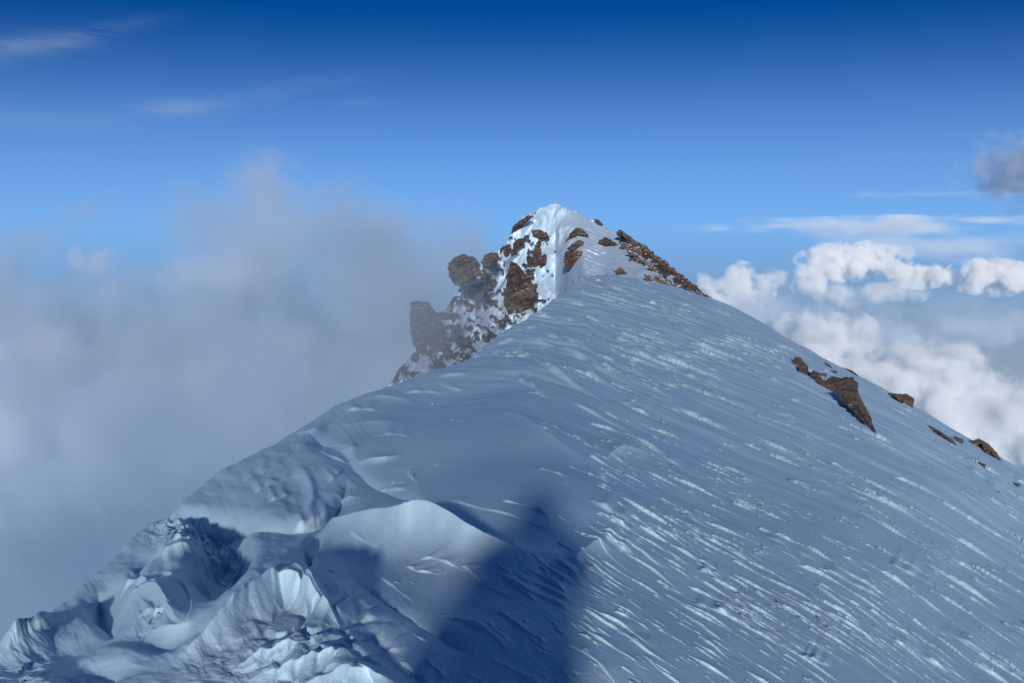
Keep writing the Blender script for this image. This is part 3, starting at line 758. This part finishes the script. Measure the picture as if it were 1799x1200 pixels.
def build_person():
    M_skin = plain('skin', (0.45, 0.27, 0.19), 0.5); M_jacket = plain('jacket_cloth', (0.05, 0.10, 0.22)); M_trouser = plain('trouser_cloth', (0.03, 0.03, 0.035)); M_boot = plain('boot_leather', (0.04, 0.035, 0.03), 0.5); M_hood = M_jacket
    g = float(final_z(0.0, 2.6)[0]) * 0 
    by = -0.16
    V = []; E = []; Rd = []
    def add(p, r, par=None):
        V.append(p); Rd.append(r)
        if par is not None: E.append((par, len(V) - 1))
        return len(V) - 1
    pel = add((-.14, by - .04, .94), (.14, .11)); bel = add((-.12, by - .03, 1.10), (.13, .10), pel); ch = add((-.06, by - .02, 1.30), (.16, .12), bel)
    nk = add((0, by - .01, 1.47), (.06, .06), ch); h0 = add((0, by + .01, 1.56), (.075, .09), nk); h1 = add((0, by + .0, 1.66), (.078, .095), h0); h2 = add((0, by - .01, 1.74), (.05, .06), h1)
    add((0, by + .085, 1.60), (.012, .014), h0)
    for sx in (-1, 1):
        add((sx * .085, by, 1.62), (.014, .02), h0)
        sh = add((sx * .19, by - .02, 1.40), .065, ch); el = add((sx * .25, by + .10, 1.22), .048, sh); wr = add((sx * .12, by + .12, 1.545), .032, el)
        pm = add((sx * .075, by + .135, 1.585), (.036, .018), wr)
        for k, (dz, ln) in enumerate(((.035, .062), (.014, .072), (-.008, .068), (-.028, .054))):
            a = add((sx * .045, by + .150, 1.60 + dz), .0095, pm); b = add((sx * (.045 - ln * .5), by + .158, 1.60 + dz), .0085, a); add((sx * (.048 - ln * .5), by + .150, 1.598 + dz - .012), .0075, b)
        a = add((sx * .05, by + .118, 1.575), .011, pm); add((sx * .02, by + .112, 1.565), .0095, a)
        hp = add((sx * .11 - .13, by - .04, .86), .095, pel); kn = add((sx * .16, by + .01, .48), .062, hp); an = add((sx * .18, by - .03, .10), .042, kn)
        hl = add((sx * .185, by + .02, .05), .045, an); add((sx * .20, by + .16, .035), .036, hl)
    body = skin('person', V, E, Rd, M_skin)
    tag(body, 'photographer in hooded jacket, seen only as the shadow cast on the snow', 'person')
    J = [(-.17, by - .04, .78), (-.17, by - .035, .98), (-.15, by - .03, 1.13), (-.05, by - .03, 1.31), (0, by - .02, 1.47)]
    JE = [(0, 1), (1, 2), (2, 3), (3, 4)]; JR = [(.35, .20), (.35, .19), (.33, .18), (.27, .16), (.13, .11)]
    for sx in (-1, 1):
        n = len(J); J += [(sx * .205, by - .02, 1.40), (sx * .26, by + .09, 1.20), (sx * .125, by + .10, 1.49)]; JE += [(3, n), (n, n + 1), (n + 1, n + 2)]; JR += [.095, .078, .05]
    skin('jacket', J, JE, JR, M_jacket, body)
    skin('hood', [(0, by - .04, 1.48), (0, by - .035, 1.60), (0, by - .035, 1.70), (0, by - .04, 1.80)], [(0, 1), (1, 2), (2, 3)], [(.13, .09), (.15, .10), (.145, .10), (.10, .07)], M_hood, body)
    T = [(-.14, by - .04, .93)]; TE = []; TR = [(.17, .14)]
    for sx in (-1, 1):
        n = len(T); T += [(sx * .12 - .13, by - .04, .80), (sx * .165, by + .005, .48), (sx * .185, by - .03, .16)]; TE += [(0, n), (n, n + 1), (n + 1, n + 2)]; TR += [.125, .10, .085]
    skin('trousers', T, TE, TR, M_trouser, body)
    for sx in (-1, 1):
        skin('boot', [(sx * .185, by - .03, .24), (sx * .185, by - .03, .07), (sx * .19, by + .06, .05), (sx * .20, by + .17, .045)], [(0, 1), (1, 2), (2, 3)], [.06, .06, .055, (.045, .035)], M_boot, body)
    gz = float(base_z(np.array([0.0]), np.array([0.0]))[0])
    body.location.z = gz
    # the camera in the raised hands
    M_cam = plain('camera_black', (0.02, 0.02, 0.022), 0.35); M_glass = plain('lens_glass', (0.01, 0.012, 0.02), 0.08)
    bm = bmesh.new(); bmesh.ops.create_cube(bm, size=1)
    for v in bm.verts: v.co.x *= .105; v.co.y *= .026; v.co.z *= .062
    bmesh.ops.bevel(bm, geom=bm.edges[:], offset=.006, segments=3, affect='EDGES')
    me = bpy.data.meshes.new('compact_camera'); bm.to_mesh(me); bm.free(); me.materials.append(M_cam)
    co = bpy.data.objects.new('compact_camera', me); C.objects.link(co); co.location = (0, -0.050, CAMZ - 0.004)
    tag(co, 'small black compact camera held up in front of the photographer\'s face', 'camera')
    bm = bmesh.new(); bmesh.ops.create_cone(bm, cap_ends=True, segments=32, radius1=.024, radius2=.021, depth=.022)
    bmesh.ops.rotate(bm, verts=bm.verts, matrix=__import__('mathutils').Matrix.Rotation(-math.pi / 2, 3, 'X'))
    me = bpy.data.meshes.new('lens'); bm.to_mesh(me); bm.free(); me.materials.append(M_glass)
    lo = bpy.data.objects.new('lens', me); C.objects.link(lo); lo.parent = co; lo.location = (0, .024, .002)
build_person()
def build_pack():
    M_pack = plain('pack_cloth', (0.25, 0.05, 0.04))
    def blk(name, size, loc, parent=None, bev=.05):
        bm = bmesh.new(); bmesh.ops.create_cube(bm, size=1)
        for v in bm.verts:
            v.co.x *= size[0] * (1 - .18 * (v.co.z > 0)); v.co.y *= size[1]; v.co.z *= size[2]
        bmesh.ops.bevel(bm, geom=bm.edges[:], offset=bev, segments=4, affect='EDGES')
        for f in bm.faces: f.smooth = True
        me = bpy.data.meshes.new(name); bm.to_mesh(me); bm.free(); me.materials.append(M_pack)
        o = bpy.data.objects.new(name, me); C.objects.link(o); o.location = loc
        if parent: o.parent = parent
        return o
    gz = float(base_z(np.array([0.0]), np.array([0.0]))[0])
    p = blk('backpack', (.46, .22, .62), (-.16, -.46, 1.16 + gz))
    tag(p, 'full climbing pack on the back of the photographer, widening the shadow on the snow', 'backpack')
    blk('lid', (.40, .22, .12), (0, 0, .33), p, .045)
    for sx in (-1, 1): blk('side_pocket', (.12, .15, .26), (sx * .27, 0, -.12), p, .04)
build_pack()

# ------------------------------------------------------------------ clouds
def vol_material(name, density, noise_scale, amp, soft, detail=4, color=(1, 1, 1), aniso=-0.15, stretch=(1, 1, 1), seed=0.0, rate=0.3, size=(1, 1, 1)):
    """cloud filling a unit ball scaled to size: dense inside, edges broken by noise laid out in metres / noise_scale"""
    m = bpy.data.materials.new(name); m.use_nodes = True
    N, L = nodes_of(m.node_tree)
    out = N('ShaderNodeOutputMaterial'); pv = N('ShaderNodeVolumePrincipled')
    pv.inputs['Color'].default_value = (*color, 1); pv.inputs['Anisotropy'].default_value = aniso
    tc = N('ShaderNodeTexCoord')
    ln = N('ShaderNodeVectorMath', operation='LENGTH'); L(tc.outputs['Object'], ln.inputs[0])
    mp = N('ShaderNodeMapping'); mp.inputs['Location'].default_value = (seed, seed * 1.7, seed * 0.6)
    mp.inputs['Scale'].default_value = tuple(size[i] / noise_scale * stretch[i] for i in range(3))
    L(tc.outputs['Object'], mp.inputs[0])
    n = N('ShaderNodeTexNoise'); n.inputs['Scale'].default_value = 1.0; n.inputs['Detail'].default_value = detail
    n.inputs['Roughness'].default_value = 0.58
    L(mp.outputs[0], n.inputs['Vector'])
    a = N('ShaderNodeMath', operation='MULTIPLY_ADD'); L(n.outputs[0], a.inputs[0]); a.inputs[1].default_value = amp; a.inputs[2].default_value = -amp * 0.5
    f = N('ShaderNodeMath', operation='SUBTRACT'); f.inputs[0].default_value = 1.0 - amp * 0.08; L(ln.outputs[1], f.inputs[1])
    g = N('ShaderNodeMath', operation='ADD'); L(a.outputs[0], g.inputs[0]); L(f.outputs[0], g.inputs[1])
    r = N('ShaderNodeMapRange'); r.interpolation_type = 'SMOOTHSTEP'; L(g.outputs[0], r.inputs[0])
    r.inputs[1].default_value = 0.0; r.inputs[2].default_value = soft; r.inputs[3].default_value = 0.0; r.inputs[4].default_value = density
    L(r.outputs[0], pv.inputs['Density']); L(pv.outputs[0], out.inputs['Volume'])
    m.cycles.volume_step_rate = rate
    return m

def cloud_ball(name, loc, size, mat, rot=0.0):
    bm = bmesh.new(); bmesh.ops.create_icosphere(bm, subdivisions=3, radius=1.03)
    me = bpy.data.meshes.new(name); bm.to_mesh(me); bm.free(); me.materials.append(mat)
    o = bpy.data.objects.new(name, me); C.objects.link(o)
    o.location = loc; o.scale = size; o.rotation_euler = (0, 0, rot)
    return o

def cumulus(u, v, y, su, sv, sy, density, ns, amp, soft, seed, label, name='cumulus_cloud', **kw):
    k = y / F
    size = (su * k, sy, sv * k)
    m = vol_material('cloud_' + str(seed), density, ns, amp, soft, seed=seed, size=size, **kw)
    o = cloud_ball(name, pt(u, v, y), size, m)
    return tag(o, label, 'cloud', None, 'stuff')

W3 = (1, 1, 1)
# (u, v, distance, half sizes px, half depth m, density, noise m, amp, soft, seed, label)
HEADS = [
 (1290,503,7500, 62,36,300, 0.010, 190, 3.2, 0.5, 3.1, 'small pinkish white cumulus nearest the right shoulder of the peak'),
 (1492,462,9000, 80,34,420, 0.012, 210, 3.4, 0.35, 5.1, 'tallest bright white cumulus head on the cloud sea'),
 (1425,494,8500, 34,30,260, 0.008, 170, 3.2, 0.5, 7.1, 'small white puff at the lower left of the tallest cumulus'),
 (1612,484,9500, 62,20,400, 0.010, 190, 3.4, 0.4, 9.1, 'low flat white cumulus right of the tallest head'),
 (1758,486,9000, 80,30,420, 0.012, 210, 3.4, 0.35, 11.1, 'white cumulus by the right edge of the picture'),
 (1365,488,9500, 30,18,300, 0.005, 190, 3.4, 0.7, 13.1, 'faint white wisp left of the tallest cumulus'),
]
for (u, v, y, su, sv, sy, d, ns, am, so, sd_, lab) in HEADS:
    cumulus(u, v, y, su * 1.22, sv * 1.25, sy, d * 1.3, ns, am, so, sd_, lab, detail=5)
for (u, v, y, su, sv, sy, d, ns, am, so, sd_, lab) in [
 (1540,448,11000, 70,26,420, 0.010, 200, 3.4, 0.4, 81.1, 'white cumulus behind and above the tallest head'),
 (1455,520,8000, 60,30,350, 0.006, 170, 3.4, 0.6, 83.1, 'soft grey white puff below the tallest cumulus'),
 (1560,512,7600, 70,26,350, 0.006, 170, 3.4, 0.6, 85.1, 'soft puff below the low flat cumulus'),
 (1330,540,7000, 60,34,330, 0.006, 160, 3.4, 0.6, 87.1, 'soft white puff beside the right shoulder of the peak'),
 (1520,610,5600, 80,30,300, 0.006, 150, 3.4, 0.6, 89.1, 'thin pale tuft over the gap in the cloud sea'),
 (1660,620,5200, 90,34,320, 0.007, 150, 3.4, 0.6, 91.1, 'pale tuft right of the gap in the cloud sea'),
 (1420,640,4300, 80,50,260, 0.010, 130, 3.4, 0.5, 93.1, 'white puff rising behind the flank between peak and outcrop'),
 ]:
    cumulus(u, v, y, su, sv, sy, d, ns, am, so, sd_, lab, detail=5)
DECK = [
 (1600,545,8500, 330,48,1100, 0.0009, 520, 3.6, 1.0, 21.3, 'grey sheet of cloud under the bright heads'),
 (1600,590,6500, 190,42,650, 0.0045, 380, 3.6, 0.9, 23.3, 'pale grey bank in the middle of the cloud sea'),
 (1745,575,6200, 120,36,500, 0.0050, 330, 3.4, 0.8, 25.3, 'pale bank against the right edge below the white heads'),
 (1450,590,5200, 90,62,420, 0.0120, 190, 3.6, 0.5, 27.3, 'rounded grey white cloud rising just past the right flank'),
 (1590,690,4000, 200,88,500, 0.0144, 190, 3.6, 0.5, 29.3, 'largest white bank behind the flank rocks'),
 (1740,740,3600, 190,105,450, 0.0144, 190, 3.6, 0.5, 31.3, 'white bank low at the right edge'),
 (1360,540,6500, 120,50,500, 0.0032, 400, 3.4, 1.0, 33.3, 'soft grey cloud beside the crags of the peak'),
 (1560,640,12000, 700,200,3000, 0.0001, 1500, 1.0, 0.9, 35.3, 'thin blue haze filling the gaps of the cloud sea'),
]
for (u, v, y, su, sv, sy, d, ns, am, so, sd_, lab) in DECK:
    cumulus(u, v, y, su, sv, sy, d, ns, am, so, sd_, lab, name='cloud_bank', detail=5, rate=0.4, color=(0.74, 0.82, 0.93) if sd_ in (21.3, 23.3, 25.3, 33.3) else (1, 1, 1))
FAR = [
 (1520,399,26000, 400,22,3500, 0.0007, 2600, 4.6, 1.0, 41.3, 'long mottled grey white streak of cloud along the horizon', (1, 1, 4)),
 (1680,385,24000, 220,14,2500, 0.0007, 2000, 4.6, 1.0, 43.3, 'upper pale streak of cloud above the horizon at right', (1, 1, 4)),
 (1640,430,22000, 320,34,3000, 0.0004, 2200, 4.0, 1.0, 45.3, 'grey layer of cloud just under the horizon streaks', (1, 1, 3)),
 (1600,341,24000, 190,8,2000, 0.0004, 1800, 4.0, 1.0, 47.3, 'faint thin line of cloud above the horizon streaks', (1, 1, 4)),
]
for (u, v, y, su, sv, sy, d, ns, am, so, sd_, lab, st) in FAR:
    cumulus(u, v, y, su, sv, sy, d, ns, am, so, sd_, lab, name='stratus_streak', detail=4, stretch=st, rate=0.5)
cumulus(1812, 300, 2500, 150, 82, 180, 0.020, 55, 3.0, 0.8, 51.7, 'dark grey cloud hanging at the upper right edge', name='dark_cloud', color=(0.52, 0.6, 0.74), detail=5)  # the cloud's shadow is put into its grey volume colour

FOG = [
 (60,600,380, 120,80,18, 0.028, 18, 3.4, 0.9, 75.7, 'brighter billow on the left edge of the fog', (0.95, 0.97, 1.0)),
 (20,760,380, 100,120,18, 0.028, 18, 3.4, 0.9, 77.7, 'lower bright billow on the left edge of the fog', (0.95, 0.97, 1.0)),
 (330,480,250, 180,80,12, 0.05, 16, 3.2, 0.8, 79.7, 'torn upper edge of the fog left of the plume', (0.9, 0.93, 0.97)),
 (430,660,260, 600,370,50, 0.055, 30, 2.8, 0.8, 61.7, 'grey blue fog bank filling the drop left of the ridge', (0.70, 0.775, 0.86)),
 (470,380,260, 120,230,16, 0.085, 18, 2.0, 0.9, 63.7, 'faint pointed plume of fog above the bank', (0.84, 0.88, 0.94)),
 (640,450,230, 340,165,26, 0.075, 22, 2.4, 0.8, 65.7, 'thin fog between the plume and the summit', (0.70, 0.775, 0.86)),
 (40,690,420, 330,370,60, 0.060, 40, 3.0, 0.7, 67.7, 'paler sunlit cloud at the left edge of the picture', (0.74, 0.81, 0.90)),
 (160,458,600, 60,34,30, 0.04, 14, 3.0, 0.7, 69.7, 'small white puff on top of the fog at left', (0.95, 0.97, 1.0)),
 (735,560,92, 235,225,10, 0.085, 12, 1.4, 0.9, 71.7, 'thin veil of fog in front of the rock tower', (0.70, 0.775, 0.86)),
 (250,1050,230, 700,450,50, 0.030, 40, 1.6, 0.7, 73.7, 'deep fog below the cornice', (0.46, 0.59, 0.73)),
]
for (u, v, y, su, sv, sy, d, ns, am, so, sd_, lab, cl) in FOG:
    cumulus(u, v, y, su, sv, sy, d, ns, am, so, sd_, lab, name='fog_bank', detail=5, rate=0.4, color=cl, aniso=0.05)
